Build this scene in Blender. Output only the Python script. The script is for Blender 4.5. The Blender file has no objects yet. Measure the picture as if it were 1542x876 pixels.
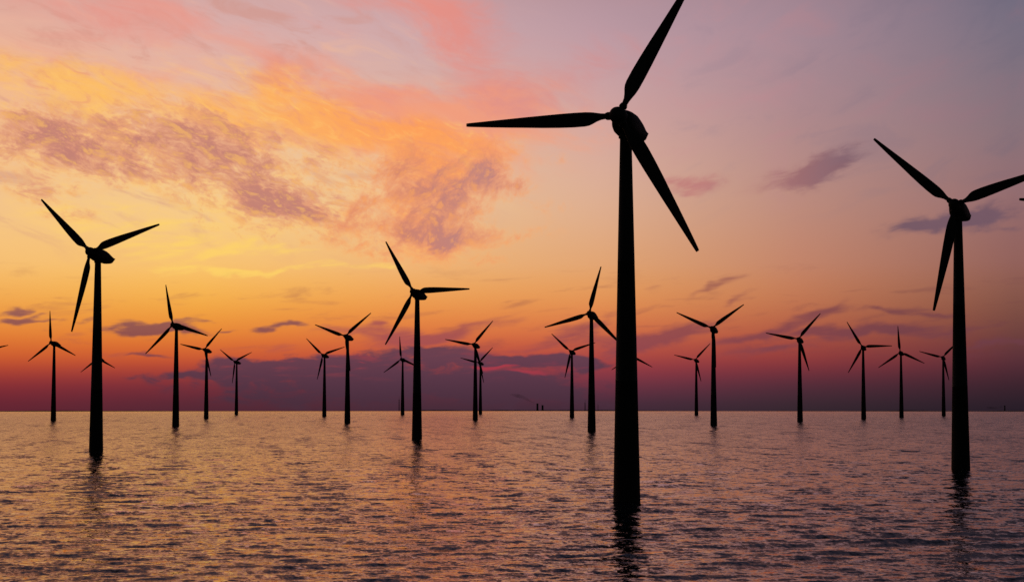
import bpy, bmesh, math, random
import numpy as np
from mathutils import Vector, Matrix

C = bpy.context.scene.collection
SC = bpy.context.scene
R = math.radians

# ------------------------------------------------------------------ camera
FPX, CX, CY, WPX = 3100.0, 771.0, 438.0, 1542.0      # focal length and centre of the photograph, in its pixels
EYE = 18.281                                          # metres above the sea
RE = 627472.0                                         # curvature radius of the sea sheet
PITCH = math.atan((594.859 - CY) / FPX)
cd = bpy.data.cameras.new('camera')
cam = bpy.data.objects.new('camera', cd)
C.objects.link(cam)
cam.location = (0, 0, EYE)
cam.rotation_euler = (math.pi / 2 + PITCH, 0, 0)
cd.sensor_width = 36.0
cd.lens = 36.0 * FPX / WPX
cd.clip_start = 0.5
cd.clip_end = 60000
SC.camera = cam

# ------------------------------------------------------------------ exposure
vs = SC.view_settings
vs.view_transform = 'Standard'
vs.look = 'None'
vs.exposure = 0.0
vs.gamma = 1.0
vs.use_curve_mapping = False
SC.cycles.use_denoising = False
SC.cycles.max_bounces = 4

SUN_AZ, SUN_EL = R(-7.5), R(2.2)                      # left of centre, just above the horizon, behind cloud


def lin(c):
    return tuple(((v / 255) / 12.92 if v / 255 <= .04045 else ((v / 255 + .055) / 1.055) ** 2.4) for v in c)


# small expression wrapper round shader nodes
class X:
    nt = None

    def __init__(s, sock): s.s = sock

    @staticmethod
    def m(op, a, b=None, c=None, clamp=False):
        n = X.nt.nodes.new('ShaderNodeMath')
        n.operation = op
        n.use_clamp = clamp
        for i, v in enumerate((a, b, c)):
            if v is None: continue
            if isinstance(v, X): X.nt.links.new(v.s, n.inputs[i])
            else: n.inputs[i].default_value = v
        return X(n.outputs[0])

    def __add__(s, o): return X.m('ADD', s, o)
    def __radd__(s, o): return X.m('ADD', o, s)
    def __sub__(s, o): return X.m('SUBTRACT', s, o)
    def __rsub__(s, o): return X.m('SUBTRACT', o, s)
    def __mul__(s, o): return X.m('MULTIPLY', s, o)
    def __rmul__(s, o): return X.m('MULTIPLY', o, s)
    def __truediv__(s, o): return X.m('DIVIDE', s, o)


def ss(v, a, b):                                      # smoothstep; a > b falls
    n = X.nt.nodes.new('ShaderNodeMapRange')
    n.interpolation_type = 'SMOOTHSTEP'
    if a > b: a, b, t0, t1 = b, a, 1.0, 0.0
    else: t0, t1 = 0.0, 1.0
    X.nt.links.new(v.s, n.inputs['Value'])
    n.inputs['From Min'].default_value = a
    n.inputs['From Max'].default_value = b
    n.inputs['To Min'].default_value = t0
    n.inputs['To Max'].default_value = t1
    return X(n.outputs['Result'])


def lerp01(v, a, b):
    n = X.nt.nodes.new('ShaderNodeMapRange')
    X.nt.links.new(v.s, n.inputs['Value'])
    n.inputs['From Min'].default_value = a
    n.inputs['From Max'].default_value = b
    return X(n.outputs['Result'])


def mix(f, a, b, mode='MIX'):
    n = X.nt.nodes.new('ShaderNodeMix')
    n.data_type = 'RGBA'
    n.blend_type = mode
    n.clamp_factor = True
    for sock, v in ((n.inputs[0], f), (n.inputs[6], a), (n.inputs[7], b)):
        if isinstance(v, X): X.nt.links.new(v.s, sock)
        elif isinstance(v, (int, float)): sock.default_value = v
        else: sock.default_value = (*v, 1)
    return X(n.outputs[2])


def vec(a, b, c):
    n = X.nt.nodes.new('ShaderNodeCombineXYZ')
    for i, v in enumerate((a, b, c)):
        if isinstance(v, X): X.nt.links.new(v.s, n.inputs[i])
        else: n.inputs[i].default_value = v
    return X(n.outputs[0])


def noise(v, scale, detail=4, rough=.55, dist=0., color=False):
    n = X.nt.nodes.new('ShaderNodeTexNoise')
    n.noise_dimensions = '3D'
    X.nt.links.new(v.s, n.inputs['Vector'])
    n.inputs['Scale'].default_value = scale
    n.inputs['Detail'].default_value = detail
    n.inputs['Roughness'].default_value = rough
    n.inputs['Distortion'].default_value = dist
    return X(n.outputs['Color' if color else 'Fac'])


def sep(v):
    n = X.nt.nodes.new('ShaderNodeSeparateXYZ')
    X.nt.links.new(v.s, n.inputs[0])
    return [X(o) for o in n.outputs]


def ramp(v, stops, interp='B_SPLINE'):
    n = X.nt.nodes.new('ShaderNodeValToRGB')
    n.color_ramp.interpolation = interp
    el = n.color_ramp.elements
    while len(el) > 1: el.remove(el[0])
    el[0].position = stops[0][0]
    el[0].color = (*stops[0][1], 1)
    for p, c in stops[1:]:
        e = el.new(p)
        e.color = (*c, 1)
    X.nt.links.new(v.s, n.inputs[0])
    return X(n.outputs[0])


# ------------------------------------------------------------------ sky (world)
world = bpy.data.worlds.new('World')
world.use_nodes = True
world.cycles.sampling_method = 'NONE'
X.nt = nt = world.node_tree
nt.nodes.clear()
tc = nt.nodes.new('ShaderNodeTexCoord')
dx, dy, dz = sep(X(tc.outputs['Generated']))          # direction of the sky point
AZ = X.m('ARCTAN2', dx, dy) * (180 / math.pi)         # degrees right of north (+Y)
EL = X.m('ARCSINE', X.m('MINIMUM', X.m('MAXIMUM', dz, -1.), 1.)) * (180 / math.pi)


def pa(x): return math.degrees(math.atan((x - CX) / FPX))
def pe(y): return math.degrees(math.atan((CY - y) / FPX) + PITCH)
DPP = 1 / 54.1                                        # degrees per unit of the tables below


# clear-sky and haze colours: columns by azimuth, rows by elevation
rows = [619, 600, 570, 540, 500, 450, 400, 300, 200, 100, 0]
cols = [
 (20,   [(96,38,50), (106,39,52), (146,50,55), (206,86,46), (231,132,54), (243,172,78), (248,194,114), (242,198,144), (240,186,142), (240,182,150), (214,168,164)]),
 (300,  [(82,40,52), (94,42,55), (132,50,60), (206,82,50), (233,134,52), (246,178,72), (250,196,110), (245,206,146), (240,192,150), (228,178,166), (208,172,174)]),
 (600,  [(70,43,56), (80,46,60), (110,52,66), (190,72,62), (226,118,60), (240,162,78), (241,182,116), (237,200,156), (234,186,152), (212,172,170), (202,168,174)]),
 (900,  [(66,42,55), (76,46,62), (124,54,70), (168,64,66), (214,106,68), (230,152,84), (226,164,110), (222,178,150), (214,168,158), (198,160,166), (180,150,162)]),
 (1200, [(52,38,46), (62,42,52), (92,46,60), (146,56,60), (176,86,66), (196,122,82), (196,132,104), (188,142,128), (176,137,139), (167,137,146), (164,137,151)]),
 (1530, [(38,28,38), (45,32,42), (66,38,48), (92,48,58), (112,66,62), (134,86,72), (148,98,90), (148,109,112), (136,115,123), (126,113,127), (113,109,129)]),
]
# unseen sky above the frame, coloured to steer the water's reflections: elevation -> colour, per column (left ... right)
high = {12: [(204,142,106), (202,142,110), (192,134,114), (168,122,118), (140,108,114), (100,90,108)],
        14: [(172,116,78), (172,116,80), (164,108,82), (142,96,82), (112,82,80), (84,72,80)],
        20: [(124,102,100), (124,102,102), (120,98,104), (110,94,106), (94,84,98), (76,72,88)],
        30: [(98,106,136), (98,106,138), (96,104,136), (90,98,130), (82,90,120), (72,80,106)],
        40: [(72,82,108), (72,82,110), (70,80,108), (66,76,104), (62,72,98), (56,66,90)]}
ELMAX = 40.0
t = lerp01(EL, 0.0 - 1.0, ELMAX)
def tpos(e): return (e + 1.0) / (ELMAX + 1.0)
base = None
for i, (cx, cl) in enumerate(cols):
    st = [(tpos(pe(y)), lin(c)) for y, c in zip(rows, cl)]
    st += [(tpos(e), lin(high[e][i])) for e in sorted(high)]
    st[-1] = (1.0, st[-1][1])
    r = ramp(t, st)
    base = r if base is None else mix(lerp01(AZ, pa(cols[i - 1][0]), pa(cx)), base, r)

# the dusk vault: Nishita sky, taking over away from the glow
sky = nt.nodes.new('ShaderNodeTexSky')
sky.sky_type = 'NISHITA'
sky.sun_disc = False
sky.sun_elevation = SUN_EL
sky.sun_rotation = SUN_AZ
sky.air_density = 1.2
sky.dust_density = 2.0
nish = mix(1.0, X(sky.outputs[0]), (0.035, 0.035, 0.04), 'MULTIPLY')
wv = X.m('MAXIMUM', ss(EL, 26, 60), ss(X.m('ABSOLUTE', AZ - math.degrees(SUN_AZ)), 34, 95))

# wandering of the cloud outlines
P0 = vec(AZ, EL, 0.0)
wa, we, _ = sep(noise(vec(AZ * .7, EL * 1.1, 3.3), .75, 3, .55, 0, True))
WA = AZ + (wa - .5) * 1.3
WE = EL + (we - .5) * .9


WP = vec(WA, WE, 0.0)


def vdot(v, w):
    n = X.nt.nodes.new('ShaderNodeVectorMath')
    n.operation = 'DOT_PRODUCT'
    X.nt.links.new(v.s, n.inputs[0])
    n.inputs[1].default_value = w
    return X(n.outputs['Value'])


def blobs(lst):                                       # soft rotated ellipses: centre, half sizes, tilt, weight
    tot = None
    for (x, y, sx, sy, rot, amp) in lst:              # rot: degrees, positive falls to the right
        c, s_ = math.cos(R(rot)), math.sin(R(rot))
        kx, ky = 1 / (sx * DPP), 1 / (sy * DPP)
        ux, uy = pa(x), pe(y)
        p = vdot(WP, (c * kx, -s_ * kx, 0)) - (ux * c - uy * s_) * kx
        q = vdot(WP, (s_ * ky, c * ky, 0)) - (ux * s_ + uy * c) * ky
        w = X.m('POWER', math.exp(-1), X.m('MULTIPLY_ADD', p, p, q * q))
        tot = w * amp if tot is None else X.m('MULTIPLY_ADD', w, amp, tot)
    return tot


def rotc(deg, kx, ky, z, oy=0.0, ox=0.0):             # rotated, stretched noise coordinates
    c, s = math.cos(R(deg)), math.sin(R(deg))
    a = AZ + ox
    e = EL + oy
    return vec((a * c - e * s) * kx, (a * s + e * c) * ky, z)


def dens(w, n, kw, kn, lo, hi):                       # ragged cover: the noise only speaks where there is cloud
    return ss(w * kw + (n - .5) * kn * ss(w, .0, .4), lo, hi)


col = base
# fine streaks all through the upper air: pale gold against dull rose
nH = noise(rotc(17, .5, 1.7, 91.), 1.0, 7, .58, .7)
upper = ss(EL, 3.2, 5.5) * ss(AZ, 2, -7) * .55
col = mix(ss(nH, .5, .72) * upper, col, mix(ss(EL, 7.5, 10.5), lin((255,206,120)), lin((236,180,160))))
col = mix(ss(nH, .5, .3) * upper, col, mix(ss(AZ, -4, 6), lin((208,146,132)), lin((178,134,146))))
# broad thin cirrus veils
nA = noise(rotc(16, .35, .9, 1.0), 1.0, 7, .64, .6)
cir = blobs([(700, 80, 90, 56, 48, .9), (775, 140, 64, 28, 0, 1.0), (640, 10, 130, 28, 8, .9), (230, 20, 120, 20, 14, .6), (420, 120, 60, 20, 40, .7), (570, 145, 150, 26, 12, .8),
             (900, 110, 90, 50, -10, .5), (820, 170, 120, 30, 0, .6), (140, 30, 160, 40, 10, .5), (1150, 120, 220, 90, 20, .25), (470, 60, 120, 60, 25, .25)])
col = mix(dens(cir, nA, .75, 2.2, .05, 1.1) * .85, col, mix(lerp01(AZ, pa(650), pa(1150)), lin((233,142,128)), lin((190,140,148))))
# salmon veil reaching from the sheets to the nearest rotor
nV = noise(rotc(12, .5, 1.3, 17.), 1.0, 7, .62, .8)
veil = blobs([(640, 215, 170, 46, 8, 1.), (740, 165, 110, 50, 0, .8), (560, 150, 120, 40, 20, .8), (200, 40, 200, 40, 12, .6), (330, 60, 120, 30, 25, .4), (860, 190, 80, 40, 0, .4), (150, 110, 160, 40, 10, .5)])
col = mix(dens(veil, nV, .8, 2.0, .05, 1.1) * .8, col, mix(ss(EL, 8.2, 10.2), lin((244,158,122)), lin((232,160,146))))
# glowing orange sheets
nB = noise(rotc(18, .45, 1.5, 7.0), 1.0, 6, .6, .8)
org = blobs([(455, 150, 130, 30, 22, 1.), (510, 195, 150, 34, 14, 1.), (600, 215, 120, 34, 10, .7), (220, 150, 190, 30, 12, .85), (70, 150, 110, 40, 10, .8),
             (660, 280, 90, 50, -40, .8), (690, 205, 120, 20, 4, .5), (660, 370, 80, 30, 10, .6), (180, 215, 90, 20, 25, .7), (400, 225, 120, 30, 15, .5)])
col = mix(dens(org, nB, .8, 2.4, .05, 1.25) * .85, col, mix(lerp01(AZ, pa(150), pa(620)), lin((255,190,88)), lin((255,160,84))))
nT = noise(rotc(22, 1.2, 3.2, 27.), 1.0, 8, .64, .9)
shw = ss(org, .15, .8)
col = mix(ss(nT, .5, .72) * shw * .55, col, lin((255,200,112)))
col = mix(ss(nT, .5, .3) * shw * .5, col, lin((230,146,122)))


def lit_cloud(col, lst, deg, kx, ky, z, dark, mid_, lit, k_w, k_n, lo, hi, op, detail=8, rough=.66, dist=.5, d=.16, gain=5.0, scale=1.0):
    n1 = noise(rotc(deg, kx, ky, z), scale, detail, rough, dist)
    n2 = noise(rotc(deg, kx, ky, z, -d, -d * .6), scale, detail, rough, dist)   # the same cloud a little nearer the sun
    n3 = noise(rotc(deg, kx * 3.1, ky * 2.6, z + 4), scale, 4, .6, .3)
    w = blobs(lst)
    raw = w * k_w + ((n1 - .5) * k_n + (n3 - .5) * 1.0) * ss(w, 0., .4)
    edge = ss(n1 - n2 + (n3 - .5) * .4, -.02, 1 / gain)
    sp = hi - lo                                      # thin veils glow, thick cores stay mauve
    c = mix(ss(raw, lo + .15 * sp, lo + .6 * sp), lit, mid_)
    c = mix(ss(raw, lo + .5 * sp, lo + 1.15 * sp), c, dark)
    c = mix(edge * .6, c, lit)
    return mix(ss(raw, lo, hi) * op, col, c)


# mottled altocumulus, left and centre
# cells of glowing cloud scattered between
cell = [(330, 300, 150, 40, 16, .8), (200, 240, 160, 40, 14, .6), (470, 250, 60, 60, 30, .55), (560, 350, 90, 40, 10, .7), (640, 300, 80, 70, -30, .7), (120, 180, 120, 30, 10, .5), (440, 350, 80, 20, 5, .6)]
col = lit_cloud(col, cell, 24, 2.0, 3.0, 83., lin((204,138,122)), lin((232,162,120)), mix(lerp01(AZ, pa(350), pa(620)), lin((255,204,106)), lin((255,168,100))), .55, 3.4, .12, 1.2, .9, gain=4.0)
left = [(60, 198, 80, 22, 8, 0.94), (120, 232, 110, 24, 14, 1.06), (250, 200, 120, 26, 16, 0.88), (340, 200, 110, 34, 20, 0.94), (290, 255, 150, 38, 18, 0.94),
        (400, 285, 100, 36, 25, 0.94), (430, 322, 66, 22, 14, 1.19), (40, 265, 90, 30, 30, 0.75), (170, 265, 110, 22, 14, 0.75), (70, 310, 70, 16, 22, 0.44), (480, 230, 60, 20, 25, 0.50), (500, 300, 60, 26, 10, .5), (20, 225, 50, 18, 10, .7), (560, 265, 60, 24, -10, .45), (180, 200, 90, 14, 18, .6)]
col = lit_cloud(col, left, 18, 1.1, 2.5, 11., lin((194,127,116)), lin((226,150,118)), lin((255,190,98)), .66, 3.2, .0, 1.15, .95)
mid = [(540, 322, 46, 22, -25, 1.), (500, 345, 40, 20, 25, .6), (640, 300, 60, 46, -40, .9), (725, 255, 60, 30, -32, 1.15), (690, 310, 60, 36, -40, .9), (665, 350, 60, 24, 12, 1.),
       (775, 285, 40, 20, 20, .8), (600, 355, 50, 18, 15, .8), (720, 395, 60, 12, 0, .5), (850, 310, 30, 14, -20, .45), (835, 237, 14, 9, 0, .5), (800, 355, 50, 10, -15, .4), (600, 260, 60, 40, -30, .7), (560, 385, 60, 14, 5, .5), (700, 360, 80, 24, 0, .6), (640, 240, 60, 24, -20, .6)]
col = lit_cloud(col, mid, -32, 1.3, 1.7, 23., mix(lerp01(AZ, pa(560), pa(740)), lin((208,130,108)), lin((184,128,128))), lin((236,148,106)), lin((255,168,92)), .78, 3.0, .0, 1.3, .95, gain=5.5)
# bright yellow threads low on the left
yel = blobs([(390, 408, 130, 5, -2, 1.1), (300, 405, 60, 5, 3, .8), (340, 378, 90, 6, -12, .9), (290, 372, 120, 22, -3, .5), (575, 406, 40, 5, 2, .6), (430, 382, 60, 5, 5, .7), (120, 330, 130, 40, 5, .35), (250, 345, 110, 30, -8, .5)])
nY = noise(rotc(-4, .8, 4.0, 31.), 1.0, 6, .6, .6)
col = mix(dens(yel, nY, .75, 2.4, .08, 1.1) * .75, col, lin((255,212,104)))
# small mauve clouds on the right
sml = [(1222, 264, 70, 17, -14, 1.), (1265, 243, 46, 14, -18, .8), (1440, 338, 88, 14, -10, 1.05), (1480, 330, 40, 10, -10, .5), (1045, 272, 50, 12, 4, .9), (1035, 290, 28, 8, -5, .6), (1390, 350, 44, 9, 0, .6), (1510, 348, 60, 6, -8, .4)]
nS = noise(rotc(-14, .9, 3.2, 41.), 1.1, 7, .62, .5)
col = mix(dens(blobs(sml), nS, 1.1, 2.0, .08, 1.15) * .92, col, mix(lerp01(AZ, pa(1050), pa(1330)), lin((192,126,122)), lin((112,86,100))))

# pink-mauve drifts low on the right and centre
nD = noise(rotc(-9, .55, 3.0, 53.), 1.0, 6, .6, .6)
drift = [(1000, 502, 90, 13, -13, 1.), (950, 520, 90, 12, -10, .8), (1085, 434, 40, 7, -16, .8), (1115, 455, 34, 6, -16, .7), (1165, 497, 90, 8, -14, .9), (1228, 470, 44, 8, -14, .9),
         (1265, 503, 120, 10, -4, 1.), (1150, 531, 70, 8, -3, .9), (1350, 468, 50, 6, -6, .8), (1400, 473, 60, 5, 0, .7), (1510, 518, 60, 7, -4, .7), (990, 434, 20, 5, 0, .4),
         (700, 495, 80, 13, -14, .8), (880, 490, 60, 12, -14, .8), (535, 492, 60, 10, -6, .8), (600, 508, 70, 16, -4, .9), (575, 482, 16, 4, 0, .7), (840, 515, 90, 10, -6, .7), (430, 525, 30, 10, 0, .5), (1390, 500, 150, 8, -2, .5)]
col = mix(dens(blobs(drift), nD, .95, 1.7, .12, 1.05) * .8, col, mix(lerp01(AZ, pa(600), pa(1350)), lin((158,76,84)), lin((110,62,74))))
# slate streaks low on the left
nF = noise(rotc(-1, .8, 4.2, 61.), 1.2, 7, .62, .5)
strk = [(215, 498, 56, 8, -2, 1.2), (265, 503, 60, 5, 2, .8), (20, 468, 26, 5, -8, 1.1), (18, 484, 34, 5, -4, 1.), (80, 482, 28, 3, -5, .8), (50, 475, 16, 3, -8, .6), (135, 487, 24, 4, -6, .6),
        (440, 494, 22, 4, -2, 1.2), (405, 499, 22, 4, -4, 1.), (215, 531, 36, 3, -3, 1.), (235, 490, 30, 3, 0, .5), (310, 490, 30, 3, 0, .5), (350, 500, 14, 2, 0, .6)]
col = mix(dens(blobs(strk), nF, .9, 1.9, .12, 1.0) * .88, col, mix(lerp01(EL, pe(520), pe(470)), lin((120,66,76)), lin((140,84,86))))
# dark cumulus bank along the horizon
nG = noise(rotc(-2, .75, 2.1, 71.), 1.4, 7, .62, .4)
bank = [(560, 582, 250, 30, 0, 1.), (520, 552, 110, 14, -3, .9), (400, 552, 70, 14, 6, .9), (300, 562, 90, 6, -3, .8), (700, 540, 90, 12, 2, .9), (800, 543, 70, 9, 3, 1.3), (865, 546, 60, 7, 2, .9),
        (740, 580, 120, 18, 0, .75), (640, 528, 60, 9, -6, .6), (820, 590, 110, 22, 8, .6), (350, 545, 40, 8, -8, .7)]
wG = blobs(bank)
col = mix(dens(wG, nG, 1.0, 2.2, .16, .85) * .92, col, mix(lerp01(EL, pe(605), pe(535)), lin((74,47,62)), lin((94,62,80))))
# rosy gaps and lower shreds inside the bank
nR = noise(rotc(-3, .6, 3.4, 77.), 1.3, 6, .6, .4)
col = mix(ss(nR, .52, .72) * ss(wG, .1, .6) * ss(EL, .25, 1.0) * .5, col, mix(lerp01(AZ, pa(300), pa(900)), lin((186,70,66)), lin((150,56,76))))
gap = blobs([(745, 552, 40, 4, -2, 1.), (540, 552, 16, 3, 0, .6), (790, 562, 60, 5, 3, .8), (700, 545, 30, 3, 0, .5)])
col = mix(ss(gap + (nG - .5) * .9, .35, .8) * .75, col, lin((176,58,72)))
# faint mottling of the whole low band
nL = noise(rotc(-4, .45, 2.6, 97.), 1.0, 6, .6, .4)
lowb = ss(EL, .4, 1.3) * ss(EL, 4.2, 2.4)
col = mix(ss(nL, .54, .74) * lowb * .35, col, mix(lerp01(AZ, pa(400), pa(1300)), lin((150,74,78)), lin((104,58,70))))
# faint rose mottling in the clear air on the right
nM = noise(rotc(-20, .4, .9, 103.), 1.0, 6, .58, .7)
rgt = ss(AZ, 1.5, 6) * ss(EL, 4, 7)
col = mix(ss(nM, .5, .72) * rgt * .3, col, mix(lerp01(AZ, pa(1000), pa(1500)), lin((206,146,150)), lin((150,112,124))))
col = mix(ss(nM, .5, .3) * rgt * .22, col, mix(lerp01(AZ, pa(1000), pa(1500)), lin((150,130,146)), lin((104,100,120))))

full = mix(wv, col, nish)
bg = nt.nodes.new('ShaderNodeBackground')
STR = 0.1
sc_ = nt.nodes.new('ShaderNodeVectorMath')
sc_.operation = 'SCALE'
sc_.inputs['Scale'].default_value = 1 / STR
nt.links.new(full.s, sc_.inputs[0])
nt.links.new(sc_.outputs[0], bg.inputs['Color'])
bg.inputs['Strength'].default_value = STR
ow = nt.nodes.new('ShaderNodeOutputWorld')
nt.links.new(bg.outputs[0], ow.inputs['Surface'])
SC.world = world

# ------------------------------------------------------------------ sun, low and veiled by cloud
sd = bpy.data.lights.new('sun', 'SUN')
sd.energy = 0.012
sd.angle = R(45)
sd.color = (1.0, .55, .25)
sun = bpy.data.objects.new('sun', sd)
C.objects.link(sun)
sv = Vector((math.sin(SUN_AZ) * math.cos(SUN_EL), math.cos(SUN_AZ) * math.cos(SUN_EL), math.sin(SUN_EL)))
sun.rotation_euler = sv.to_track_quat('Z', 'Y').to_euler()


# ------------------------------------------------------------------ helpers
def material(name, fn):
    m = bpy.data.materials.new(name)
    m.use_nodes = True
    X.nt = m.node_tree
    b = m.node_tree.nodes['Principled BSDF']
    fn(m.node_tree, b)
    return m


def tag(o, label=None, cat=None, group=None, kind=None):
    if label: o['label'] = label
    if cat: o['category'] = cat
    if group: o['group'] = group
    if kind: o['kind'] = kind
    return o


def link_mesh(name, verts, faces, mat, parent=None, smooth=True):
    me = bpy.data.meshes.new(name)
    me.from_pydata([tuple(v) for v in verts], [], faces)
    me.polygons.foreach_set('use_smooth', [smooth] * len(me.polygons))
    me.materials.append(mat)
    bm = bmesh.new()
    bm.from_mesh(me)
    bmesh.ops.recalc_face_normals(bm, faces=bm.faces)  # outward
    bm.to_mesh(me)
    bm.free()
    me.update()
    o = bpy.data.objects.new(name, me)
    C.objects.link(o)
    if parent: o.parent = parent
    return o


def loft(rings, cap=True):
    """rings: list of lists of points, all the same length -> closed skin"""
    n = len(rings[0])
    v = [p for r in rings for p in r]
    f = []
    for i in range(len(rings) - 1):
        for j in range(n):
            k = (j + 1) % n
            f.append((i * n + j, i * n + k, (i + 1) * n + k, (i + 1) * n + j))
    if cap:
        f.append(tuple(reversed(range(n))))
        f.append(tuple(range((len(rings) - 1) * n, len(rings) * n)))
    return v, f


def sea_z(x, y): return -(x * x + y * y) / (2 * RE)


# ------------------------------------------------------------------ sea
def sea_mat(nt_, b):
    geo = nt_.nodes.new('ShaderNodeNewGeometry')
    px, py, pz = sep(X(geo.outputs['Position']))
    at = nt_.nodes.new('ShaderNodeAttribute')
    at.attribute_name = 'lost'
    lost = X(at.outputs['Fac'])                       # share of the swell the mesh is too coarse to carry here
    # slopes of the small ripples, added to the mesh normal
    def slope(kx, ky, z, detail, rough):
        a, c, _ = sep(noise(vec(px * kx + py * .12 * kx, py * ky, z), 1.0, detail, rough, .3, True))
        return a - .5, c - .5
    r0x, r0y = slope(2.2, 1.5, 13.0, 3, .6)
    r1x, r1y = slope(.6, .42, 0.0, 3, .55)
    r2x, r2y = slope(.16, .2, 5.0, 3, .55)
    r3x, r3y = slope(.11, .007, 9.0, 4, .6)
    gust = noise(vec(px * .07 - py * .017, py * .006, 2.0), 1.0, 5, .62)
    amp = .4 + gust * 1.2
    calm = lerp01(X.m('SQRT', px * px + py * py), 4700.0, 1800.0) * .6 + .4   # smoother water far out
    lost = lost * calm
    sx = ((r0x * FINE + r1x * RIP + r2x * (MED_A + lost * MED_B)) * amp + r3x * lost * BIG) * .5
    sy = (r0y * FINE + r1y * RIP * 1.35 + r2y * (MED_A + lost * MED_B) * 1.35) * amp + r3y * lost * BIG * 1.2
    nv = nt_.nodes.new('ShaderNodeVectorMath')
    nv.operation = 'ADD'
    nt_.links.new(geo.outputs['Normal'], nv.inputs[0])
    nt_.links.new(vec(sx, sy, 0.0).s, nv.inputs[1])
    nn = nt_.nodes.new('ShaderNodeVectorMath')
    nn.operation = 'NORMALIZE'
    nt_.links.new(nv.outputs[0], nn.inputs[0])
    # a facet turned away from the eye is hidden by the one in front of it: keep the side that can be seen
    dt = nt_.nodes.new('ShaderNodeVectorMath')
    dt.operation = 'DOT_PRODUCT'
    nt_.links.new(nn.outputs[0], dt.inputs[0])
    nt_.links.new(geo.outputs['Incoming'], dt.inputs[1])
    d_ = X(dt.outputs['Value'])
    sc2 = nt_.nodes.new('ShaderNodeVectorMath')
    sc2.operation = 'SCALE'
    nt_.links.new(geo.outputs['Incoming'], sc2.inputs[0])
    nt_.links.new((X.m('SQRT', d_ * d_ + calm * calm * .0018) - d_).s, sc2.inputs['Scale'])
    ad = nt_.nodes.new('ShaderNodeVectorMath')
    ad.operation = 'ADD'
    nt_.links.new(nn.outputs[0], ad.inputs[0])
    nt_.links.new(sc2.outputs[0], ad.inputs[1])
    n3 = nt_.nodes.new('ShaderNodeVectorMath')
    n3.operation = 'NORMALIZE'
    nt_.links.new(ad.outputs[0], n3.inputs[0])
    nt_.links.new(n3.outputs[0], b.inputs['Normal'])
    tint = noise(vec(px * .02, py * .01, 4.0), 1.0, 3, .5)
    # body colour under a mirror whose tint carries the darker, redder reflections
    nt_.links.new(mix(tint, (.010, .014, .016), (.018, .026, .028)).s, b.inputs['Base Color'])
    b.inputs['Roughness'].default_value = .6
    b.inputs['Specular IOR Level'].default_value = 0.0
    fr = nt_.nodes.new('ShaderNodeFresnel')
    fr.inputs['IOR'].default_value = 1.333
    nt_.links.new(n3.outputs[0], fr.inputs['Normal'])
    gl = nt_.nodes.new('ShaderNodeBsdfGlossy')
    gl.inputs['Color'].default_value = (.83, .70, .67, 1)
    gl.inputs['Roughness'].default_value = .025
    nt_.links.new(n3.outputs[0], gl.inputs['Normal'])
    mx = nt_.nodes.new('ShaderNodeMixShader')
    nt_.links.new(fr.outputs[0], mx.inputs[0])
    nt_.links.new(b.outputs[0], mx.inputs[1])
    nt_.links.new(gl.outputs[0], mx.inputs[2])
    nt_.links.new(mx.outputs[0], nt_.nodes['Material Output'].inputs['Surface'])


FINE, RIP, MED_A, MED_B, BIG = .50, .48, .17, .36, .5
M_sea = material('sea_water', sea_mat)

rng = np.random.default_rng(7)
PXR = FPX * 1024 / 1542
dep0, dep1 = EYE / 150 + 150 / 2 / RE, math.sqrt(2 * EYE / RE)
deps = np.linspace(dep0, dep1 + .00002, 760)
# ground distance for a depression angle: EYE/d + d/(2 RE) = dep
dd = RE * (deps - np.sqrt(np.maximum(deps ** 2 - 2 * EYE / RE, 0)))
far = dd[-1] * np.array([1.02, 1.06, 1.12, 1.25, 1.5, 2.0, 2.8])
rad = np.concatenate([[1.0], np.geomspace(8, 140, 26), dd, far])
fine = np.arange(-19.0, 19.001, .05)
coarse = np.concatenate([np.arange(19.5, 40, 1.0), np.arange(40, 320, 4.0), np.arange(320, 341, 1.0)])
coarse = coarse[coarse < 340.6]
azs = np.radians(np.concatenate([fine, coarse]))
NR, NA = len(rad), len(azs)
rr, aa = np.meshgrid(rad, azs, indexing='ij')
xx, yy = rr * np.sin(aa), rr * np.cos(aa)
dr = np.gradient(rad)
step = np.repeat(dr[:, None], NA, 1)
dA = np.radians(np.concatenate([np.full(len(fine), .05), np.gradient(coarse)]))
stepa = rr * dA[None, :]
# swell and chop: a sum of wave trains running towards the shore of the viewer
zz = np.zeros_like(xx)
gx = np.zeros_like(xx)
gy = np.zeros_like(xx)
var_all, var_got = 0.0, np.zeros_like(xx)
NW = 60
f4 = np.float32
xf, yf, rs, ra = xx.astype(f4), yy.astype(f4), step.astype(f4), stepa.astype(f4)
lam = np.geomspace(2.2, 26, NW)
for L in lam:
    th = R(-90 + 14) + rng.normal(0, R(30))
    k = 2 * math.pi / L
    sl = .020 * (1.0 if L < 9 else 9 / L) * rng.uniform(.6, 1.4)
    A = sl / k
    cx_, cy_ = math.cos(th), math.sin(th)
    ph = rng.uniform(0, 6.28)
    need = np.maximum(rs * abs(cy_) + 1e-6, ra * abs(cx_)) * 2.6
    w = np.clip((L / need - .8) / .8, 0, 1)
    rws = np.nonzero(w.any(axis=1))[0]
    var_all += sl * sl
    if not len(rws): continue
    q = slice(rws[0], rws[-1] + 1)
    w = w[q]
    arg = k * (cx_ * xf[q] + cy_ * yf[q]) + ph
    grp = .65 + .7 * (.5 + .5 * np.sin((-cy_ * xf[q] + cx_ * yf[q]) * (2 * math.pi / (L * 5.1)) + ph * 3)) * (.5 + .5 * np.sin(arg / 6.3 + ph))
    zz[q] += w * grp * A * np.cos(arg)
    sn = w * grp * np.sin(arg) * (A * .8)
    gx[q] -= sn * cx_
    gy[q] -= sn * cy_
    var_got[q] += w * sl * sl
lost = np.sqrt(np.clip(1 - var_got / var_all, 0, 1))
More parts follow.
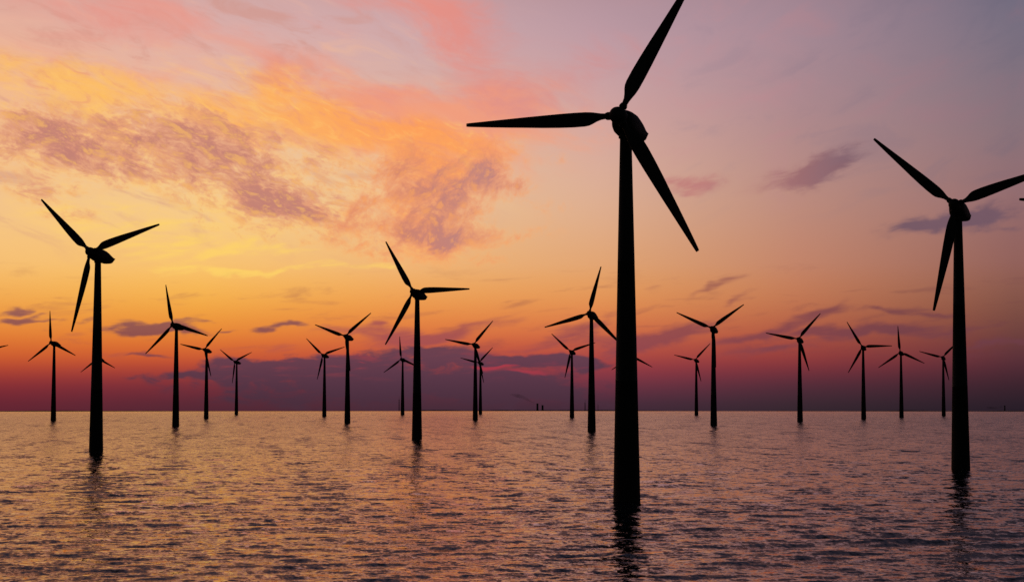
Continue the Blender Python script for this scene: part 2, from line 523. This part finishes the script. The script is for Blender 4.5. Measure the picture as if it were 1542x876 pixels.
co = np.stack([xx + gx, yy + gy, zz - rr ** 2 / (2 * RE)], -1).reshape(-1, 3).astype(np.float32)
i, j = np.meshgrid(np.arange(NR - 1), np.arange(NA), indexing='ij')
j2 = (j + 1) % NA
quads = np.stack([i * NA + j, (i + 1) * NA + j, (i + 1) * NA + j2, i * NA + j2], -1).reshape(-1, 4)
quads = quads[:, ::-1]
me = bpy.data.meshes.new('sea')
me.vertices.add(len(co))
me.vertices.foreach_set('co', co.ravel())
me.loops.add(quads.size)
me.loops.foreach_set('vertex_index', quads.astype(np.int32).ravel())
me.polygons.add(len(quads))
me.polygons.foreach_set('loop_start', np.arange(0, quads.size, 4, dtype=np.int32))
me.polygons.foreach_set('use_smooth', np.ones(len(quads), dtype=bool))
me.update(calc_edges=True)
a_ = me.attributes.new('lost', 'FLOAT', 'POINT')
a_.data.foreach_set('value', lost.ravel().astype(np.float32))
me.materials.append(M_sea)
sea = bpy.data.objects.new('sea', me)
C.objects.link(sea)
tag(sea, kind='structure')
print('sea verts', len(co), 'normal z', me.polygons[5000].normal.z)


def unproject(x, y, d):
    """the point seen at photograph position (x, y) at ground distance d"""
    v = Vector(((x - CX) / FPX, 1, (CY - y) / FPX))
    c, s = math.cos(PITCH), math.sin(PITCH)
    w = Vector((v.x, v.y * c - v.z * s, v.y * s + v.z * c))
    k = d / math.hypot(w.x, w.y)
    return Vector((w.x * k, w.y * k, EYE + w.z * k))


# ------------------------------------------------------------------ low coast beyond the horizon
def coast_mat(nt_, b):
    b.inputs['Base Color'].default_value = (.03, .03, .03, 1)
    b.inputs['Roughness'].default_value = .95
    geo = nt_.nodes.new('ShaderNodeNewGeometry')
    n = noise(X(geo.outputs['Position']), .02, 4)
    nt_.links.new(mix(n, (.02, .022, .02), (.05, .048, .04)).s, b.inputs['Base Color'])


M_coast = material('coast_land', coast_mat)
DC = 7000.0
v, f = [], []
NS = 420
rnd = random.Random(3)
hs = []
h = 6.
for k in range(NS + 1):
    h += rnd.uniform(-.7, .7)
    h = min(max(h, 4.6), 7.6)
    hs.append(h)
for k in range(NS + 1):
    a = R(-26 + 52 * k / NS)
    for dist, hh in ((DC - 60, -2.0), (DC, hs[k]), (DC + 90, hs[k] * .9), (DC + 160, -2.0)):
        x, y = dist * math.sin(a), dist * math.cos(a)
        v.append((x, y, sea_z(x, y) + hh))
for k in range(NS):
    for q in range(3):
        f.append((k * 4 + q, (k + 1) * 4 + q, (k + 1) * 4 + q + 1, k * 4 + q + 1))
coast = link_mesh('coast', v, f, M_coast)
tag(coast, kind='structure')


# ------------------------------------------------------------------ wind turbines
def silhouette_tone(nt_, b):
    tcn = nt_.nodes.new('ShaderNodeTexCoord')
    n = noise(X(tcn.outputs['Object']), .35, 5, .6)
    nt_.links.new(mix(n, (.012, .0125, .014), (.020, .020, .021)).s, b.inputs['Base Color'])  # backlit silhouette put into the base colour as near-black
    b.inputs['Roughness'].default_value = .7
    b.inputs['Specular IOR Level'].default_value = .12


M_steel = material('turbine_silhouette', silhouette_tone)

HUBZ, RAD, OVER, TILT = 64.0, 26.4, 4.6, R(4)


def circle(n, r, z): return [(r * math.cos(2 * math.pi * q / n), r * math.sin(2 * math.pi * q / n), z) for q in range(n)]


def tower_mesh(root):
    prof = [(-4.0, 2.34), (0, 2.28), (.2, 2.28), (20, 1.86), (40, 1.44), (58.5, 1.05), (61.0, 1.0)]
    prof2 = []
    for z, r in prof:
        prof2.append((z, r))
        if z in (20, 40):                             # flange seams
            prof2 += [(z + .01, r + .012), (z + .22, r + .012), (z + .23, r)]
    prof2 += [(61.02, 1.22), (61.7, 1.22)]            # yaw ring under the nacelle
    vv, ff = loft([circle(40, r, z) for z, r in prof2])
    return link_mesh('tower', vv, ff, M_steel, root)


def superring(hw, top, bot, s, n=40, e=3.6):
    pts = []
    zc, hh = (top + bot) / 2, (top - bot) / 2
    for q in range(n):
        a = 2 * math.pi * q / n
        c, d = math.cos(a), math.sin(a)
        x = hw * math.copysign(abs(c) ** (2 / e), c)
        z = zc + hh * math.copysign(abs(d) ** (2 / e), d)
        if z > zc: x *= 1 - .16 * ((z - zc) / hh) ** 2  # narrower towards the roof
        pts.append((x, s, z))
    return pts


def nacelle_mesh(root):
    # along Y (rear +Y), heights from the shaft line
    secs = [(-3.3, 1.2, 1.0, -1.3), (-3.1, 1.5, 1.25, -1.7), (-2.2, 1.8, 1.4, -2.1), (-.8, 2.0, 1.5, -2.45), (1.6, 2.08, 1.5, -2.6), (3.2, 2.05, 1.22, -2.62),
            (4.4, 2.12, .76, -2.62), (5.9, 2.1, .05, -2.6), (6.0, 2.1, 0.0, -2.56), (7.35, 2.02, -.7, -1.0), (7.42, 1.95, -.74, -.92)]
    vv, ff = loft([superring(hw, t_, b_, s) for s, hw, t_, b_ in secs])
    # wind vane and anemometer posts, small cooler hood on the roof
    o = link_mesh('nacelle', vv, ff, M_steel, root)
    o.matrix_local = Matrix.Translation((0, 0, HUBZ)) @ Matrix.Rotation(-TILT, 4, 'X')
    return o


def rotor_frame(s=1.0):
    return Matrix.Translation((0, -OVER * math.cos(TILT), HUBZ + OVER * math.sin(TILT))) @ Matrix.Rotation(-TILT, 4, 'X')


def hub_mesh(root):
    prof = [(1.25, .9), (1.2, 1.2), (.9, 1.38), (.3, 1.46), (-.4, 1.44), (-1.0, 1.3), (-1.5, 1.0), (-1.85, .6), (-2.0, .2)]
    rings = [[(r * math.cos(2 * math.pi * q / 36), s, r * math.sin(2 * math.pi * q / 36)) for q in range(36)] for s, r in prof]
    vv, ff = loft(rings)
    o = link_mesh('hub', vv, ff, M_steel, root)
    o.matrix_local = rotor_frame()
    return o


def blade_mesh(root):
    # r, chord, share of chord ahead of the pitch axis, thickness ratio, pitch
    st = [(1.2, .95, .5, 1.0, 0), (2.2, .95, .5, 1.0, 0), (2.9, 1.12, .47, .80, 6), (3.6, 1.55, .43, .52, 9), (4.3, 2.1, .39, .36, 10), (4.9, 2.42, .37, .29, 9.5), (5.6, 2.58, .37, .26, 9),
          (7.5, 2.62, .37, .23, 7.5), (10., 2.48, .37, .21, 6), (13, 2.2, .37, .19, 4.5), (16, 1.86, .38, .18, 3.2), (19, 1.52, .38, .17, 2.2), (22, 1.17, .39, .16, 1.2),
          (24.5, .86, .41, .15, .5), (25.9, .68, .44, .14, 0), (26.32, .58, .45, .13, 0), (26.4, .5, .45, .1, 0)]
    n = 24
    rings = []
    for r, c, fr, th, pt in st:
        ring = []
        for q in range(n):
            a = 2 * math.pi * q / n
            u = .5 + .5 * math.cos(a)                 # 1 at the leading edge
            if th > .99:
                x, y = c / 2 * math.cos(a), c / 2 * math.sin(a)
            else:
                xr = 1 - u                            # distance from the leading edge
                yt = 5 * th * (.2969 * math.sqrt(xr) - .126 * xr - .3516 * xr ** 2 + .2843 * xr ** 3 - .1015 * xr ** 4)
                bl = min(1, (1 - th) / .6)
                ye = th / 2 * math.sin(a)
                yy_ = (yt * (1 if math.sin(a) >= 0 else -1)) * bl + ye * (1 - bl)
                x, y = (u - (1 - fr)) * c, yy_ * c
            p = R(pt)
            ring.append((x * math.cos(p) - y * math.sin(p), x * math.sin(p) + y * math.cos(p), r))
        rings.append(ring)
    vv, ff = loft(rings)
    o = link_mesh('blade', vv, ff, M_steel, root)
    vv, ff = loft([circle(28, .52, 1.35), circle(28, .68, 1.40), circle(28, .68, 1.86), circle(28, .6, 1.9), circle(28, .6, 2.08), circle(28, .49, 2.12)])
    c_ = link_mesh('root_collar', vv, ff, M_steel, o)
    return o


def blade_matrix(phase_deg): return rotor_frame() @ Matrix.Rotation(R(90 - phase_deg), 4, 'Y')


# name of the photo position is only in the comment; x, y (m), yaw, phase of one blade, size, label
G = 'wind turbines standing in the sea'
TURB = [
 (20.05, 360.90, 19.00, 60.94, 1.0411, 'nearest and tallest black wind turbine, upper blade cut by the top edge'),
 (-137.82, 683.87, 20.98, 17.87, 1.0268, 'large black wind turbine at the left with thick nacelle seen from the side'),
 (113.57, 522.58, 22.26, 19.06, 1.0343, 'large black wind turbine at the right, one blade cut by the right edge'),
 (-41.67, 904.27, 19.56, 1.55, 0.9977, 'mid-sized wind turbine left of centre with one blade pointing level to the right'),
 (-213.62, 1310.14, 20.68, 103.96, 1.0004, 'wind turbine right of the large left one, blade pointing up into yellow sky'),
 (43.13, 1116.86, 16.91, 76.33, 0.9876, 'wind turbine immediately left of the nearest tower, one blade tip hidden behind that tower'),
 (134.80, 1378.08, 16.71, 35.97, 1.0032, 'wind turbine right of the nearest tower with two blades spread like a wide V'),
 (-120.41, 1508.65, 18.43, 40.32, 0.9825, 'wind turbine just left of the mid-sized one, two blades raised like a V'),
 (-371.71, 1671.59, 20.92, 95.68, 0.9827, 'small wind turbine left of the large left tower, one blade straight up'),
 (-284.19, 1916.46, 20.40, 48.08, 0.9886, 'small wind turbine with thick hanging blade, left of the tiny one by the cloud bank'),
 (-339.35, 2539.05, 24.73, 25.34, 1.0076, 'tiny wind turbine in front of the left end of the dark cloud bank'),
 (-472.95, 2361.92, 21.82, 95.63, 1.0081, 'distant wind turbine almost hidden behind the large left tower, two blades sticking out'),
 (-508.19, 1991.08, 15.38, 12.59, 0.9943, 'wind turbine outside the left edge, only one blade tip reaching into the photo'),
 (-195.84, 2151.74, 20.40, 18.17, 0.9944, 'small wind turbine close left of the one with two raised blades in a V'),
 (-128.38, 2418.63, 18.15, 95.97, 1.0150, 'tiny wind turbine beside a thin mast, one blade straight up'),
 (-30.87, 1734.07, 18.26, 49.82, 0.9826, 'front one of two overlapping wind turbines in the middle of the photo'),
 (-40.22, 2623.26, 22.49, 46.17, 1.0120, 'rear one of two overlapping wind turbines in the middle of the photo'),
 (58.58, 2014.22, 18.46, 18.40, 0.9993, 'small wind turbine right of two chimneys, one blade passing behind a taller tower'),
 (131.26, 2244.33, 18.68, 93.53, 1.0035, 'distant wind turbine hidden behind the nearest tower, two blade tips showing on its sides'),
 (216.89, 2425.19, 21.00, 46.66, 1.0029, 'tiny wind turbine just left of the one with a wide V of blades'),
 (225.95, 1617.82, 18.86, 48.92, 1.0015, 'tallest of four small wind turbines left of the large right one'),
 (314.13, 1842.19, 17.93, 1.43, 0.9983, 'small wind turbine at right with one blade level to the right, second tallest of four'),
 (387.51, 2051.76, 19.56, 95.00, 1.0007, 'small wind turbine at right with one blade straight up and two drooping'),
 (482.77, 2306.12, 18.92, 45.12, 1.0119, 'tiny wind turbine close against the left side of the large right tower'),
 (150.45, 497.8, 18.0, 55.6, 1.0, 'wind turbine outside the right edge, only the end of one blade showing'),
]

root = bpy.data.objects.new('wind_turbine', None)
C.objects.link(root)
root.empty_display_size = 2
tower_mesh(root)
nacelle_mesh(root)
hub_mesh(root)
b0 = blade_mesh(root)
for _ in range(2):
    nb = b0.copy()
    C.objects.link(nb)
    nb.parent = root
    for ch in list(b0.children):
        c2 = ch.copy()
        C.objects.link(c2)
        c2.parent = nb


def copy_turbine(src):
    r_ = src.copy()
    C.objects.link(r_)
    for ch in list(src.children):
        c1 = ch.copy()
        C.objects.link(c1)
        c1.parent = r_
        for g in list(ch.children):
            c2 = g.copy()
            C.objects.link(c2)
            c2.parent = c1
    return r_


for k, (x, y, yaw, ph, s, lab) in enumerate(TURB):
    t_ = root if k == 0 else copy_turbine(root)
    t_.location = (x, y, sea_z(x, y))
    t_.rotation_euler = (0, 0, -R(yaw))
    t_.scale = (s, s, s)
    tag(t_, lab, 'wind turbine', G)
    q = 0
    for ch in t_.children:
        if ch.name.startswith('blade'):
            ch.matrix_local = blade_matrix(ph + 120 * q) @ Matrix.Scale(1.025 if k == 0 else 1.0, 4, (0, 0, 1))
            q += 1


# ------------------------------------------------------------------ chimneys and masts on the coast
def concrete(nt_, b):
    tcn = nt_.nodes.new('ShaderNodeTexCoord')
    n = noise(X(tcn.outputs['Object']), .1, 4)
    nt_.links.new(mix(n, (.03, .03, .032), (.06, .058, .056)).s, b.inputs['Base Color'])  # dark grey, mottled at random
    b.inputs['Roughness'].default_value = .9


M_con = material('dark_concrete', concrete)


def chimney(name, px, ytop, wpx, d, label, cat, group=None, crown=True, mast=False):
    top = unproject(px, ytop, d)
    gz = sea_z(top.x, top.y)
    hgt = top.z - gz
    rt = bpy.data.objects.new(name, None)
    C.objects.link(rt)
    rt.location = (top.x, top.y, gz)
    r = wpx * d / FPX / 2
    if mast:
        vv, ff = loft([circle(12, r, 0), circle(12, r * .9, hgt * .7), circle(12, r * .8, hgt)])
        link_mesh('shaft', vv, ff, M_con, rt)
        vv, ff = loft([circle(8, r * .25, hgt + .01), circle(8, r * .2, hgt + 4 * d / FPX)])
        link_mesh('aerial', vv, ff, M_con, rt)
    else:
        vv, ff = loft([circle(20, r * 1.12, 0), circle(20, r * 1.0, hgt * .5), circle(20, r * .94, hgt * .94)])
        link_mesh('shaft', vv, ff, M_con, rt)
        vv, ff = loft([circle(20, r * 1.06, hgt * .94 + .02), circle(20, r * 1.08, hgt), circle(20, r * .8, hgt + .03), circle(20, r * .78, hgt - 1.2)])
        link_mesh('crown', vv, ff, M_con, rt)
    tag(rt, label, cat, group)
    return top


tA = chimney('chimney', 809.3, 607.2, 3.0, 7050, 'taller left one of two dark power station chimneys on the horizon', 'chimney', 'chimneys on the horizon')
tB = chimney('chimney', 817.0, 609.7, 3.0, 7060, 'shorter right one of two dark power station chimneys on the horizon', 'chimney', 'chimneys on the horizon')
tC = chimney('chimney', 1513.0, 610.2, 1.9, 7080, 'lone slim chimney on the horizon near the right edge', 'chimney', 'chimneys on the horizon')
chimney('mast', 881.0, 606.0, 1.4, 7100, 'faint thin mast on the horizon left of the nearest tower', 'mast', 'masts on the horizon', mast=True)
chimney('mast', 900.5, 609.0, .6, 7120, 'faintest short mast on the horizon between a tower and the nearest turbine', 'mast', 'masts on the horizon', mast=True)
chimney('mast', 601.0, 601.0, 1.3, 7110, 'thin mast on the horizon left of a tiny turbine', 'mast', 'masts on the horizon', mast=True)


# ------------------------------------------------------------------ smoke drifting off the chimneys
def smoke_mat(name, dens):
    m = bpy.data.materials.new(name)
    m.use_nodes = True
    X.nt = n_ = m.node_tree
    n_.nodes.clear()
    pv = n_.nodes.new('ShaderNodeVolumePrincipled')
    pv.inputs['Color'].default_value = (.12, .11, .12, 1)
    tcn = n_.nodes.new('ShaderNodeTexCoord')
    d_ = ss(noise(X(tcn.outputs['Object']), .08, 3), .15, .75) * dens
    n_.links.new(d_.s, pv.inputs['Density'])
    o_ = n_.nodes.new('ShaderNodeOutputMaterial')
    n_.links.new(pv.outputs[0], o_.inputs['Volume'])
    return m


def plume(start, pts, label, dens):
    """pts: (left, up, radius) in metres from the chimney mouth"""
    rt = start
    rings = []
    for (l, u, r) in pts:
        rings.append([(-l, r * math.cos(2 * math.pi * q / 14), u + r * .7 * math.sin(2 * math.pi * q / 14)) for q in range(14)])
    vv, ff = loft(rings)
    o = link_mesh('smoke_plume', vv, ff, smoke_mat('smoke', dens))
    o.location = (rt.x, rt.y, rt.z + .6)
    tag(o, label, 'smoke', 'smoke from the chimneys')


plume(tA, [(-2, 0, 2), (10, 2, 3), (22, 6, 4.5), (34, 13, 7), (48, 20, 9), (64, 25, 10), (80, 28, 8), (92, 30, 4)], 'faint dark smoke drifting left from the pair of chimneys', .03)
plume(tC, [(-1, -2, 1.0), (10, -5, 2), (22, -8, 3), (36, -9, 4.5), (50, -8, 4.5), (60, -7, 2)], 'faint low smoke drifting left from the lone chimney', .07)
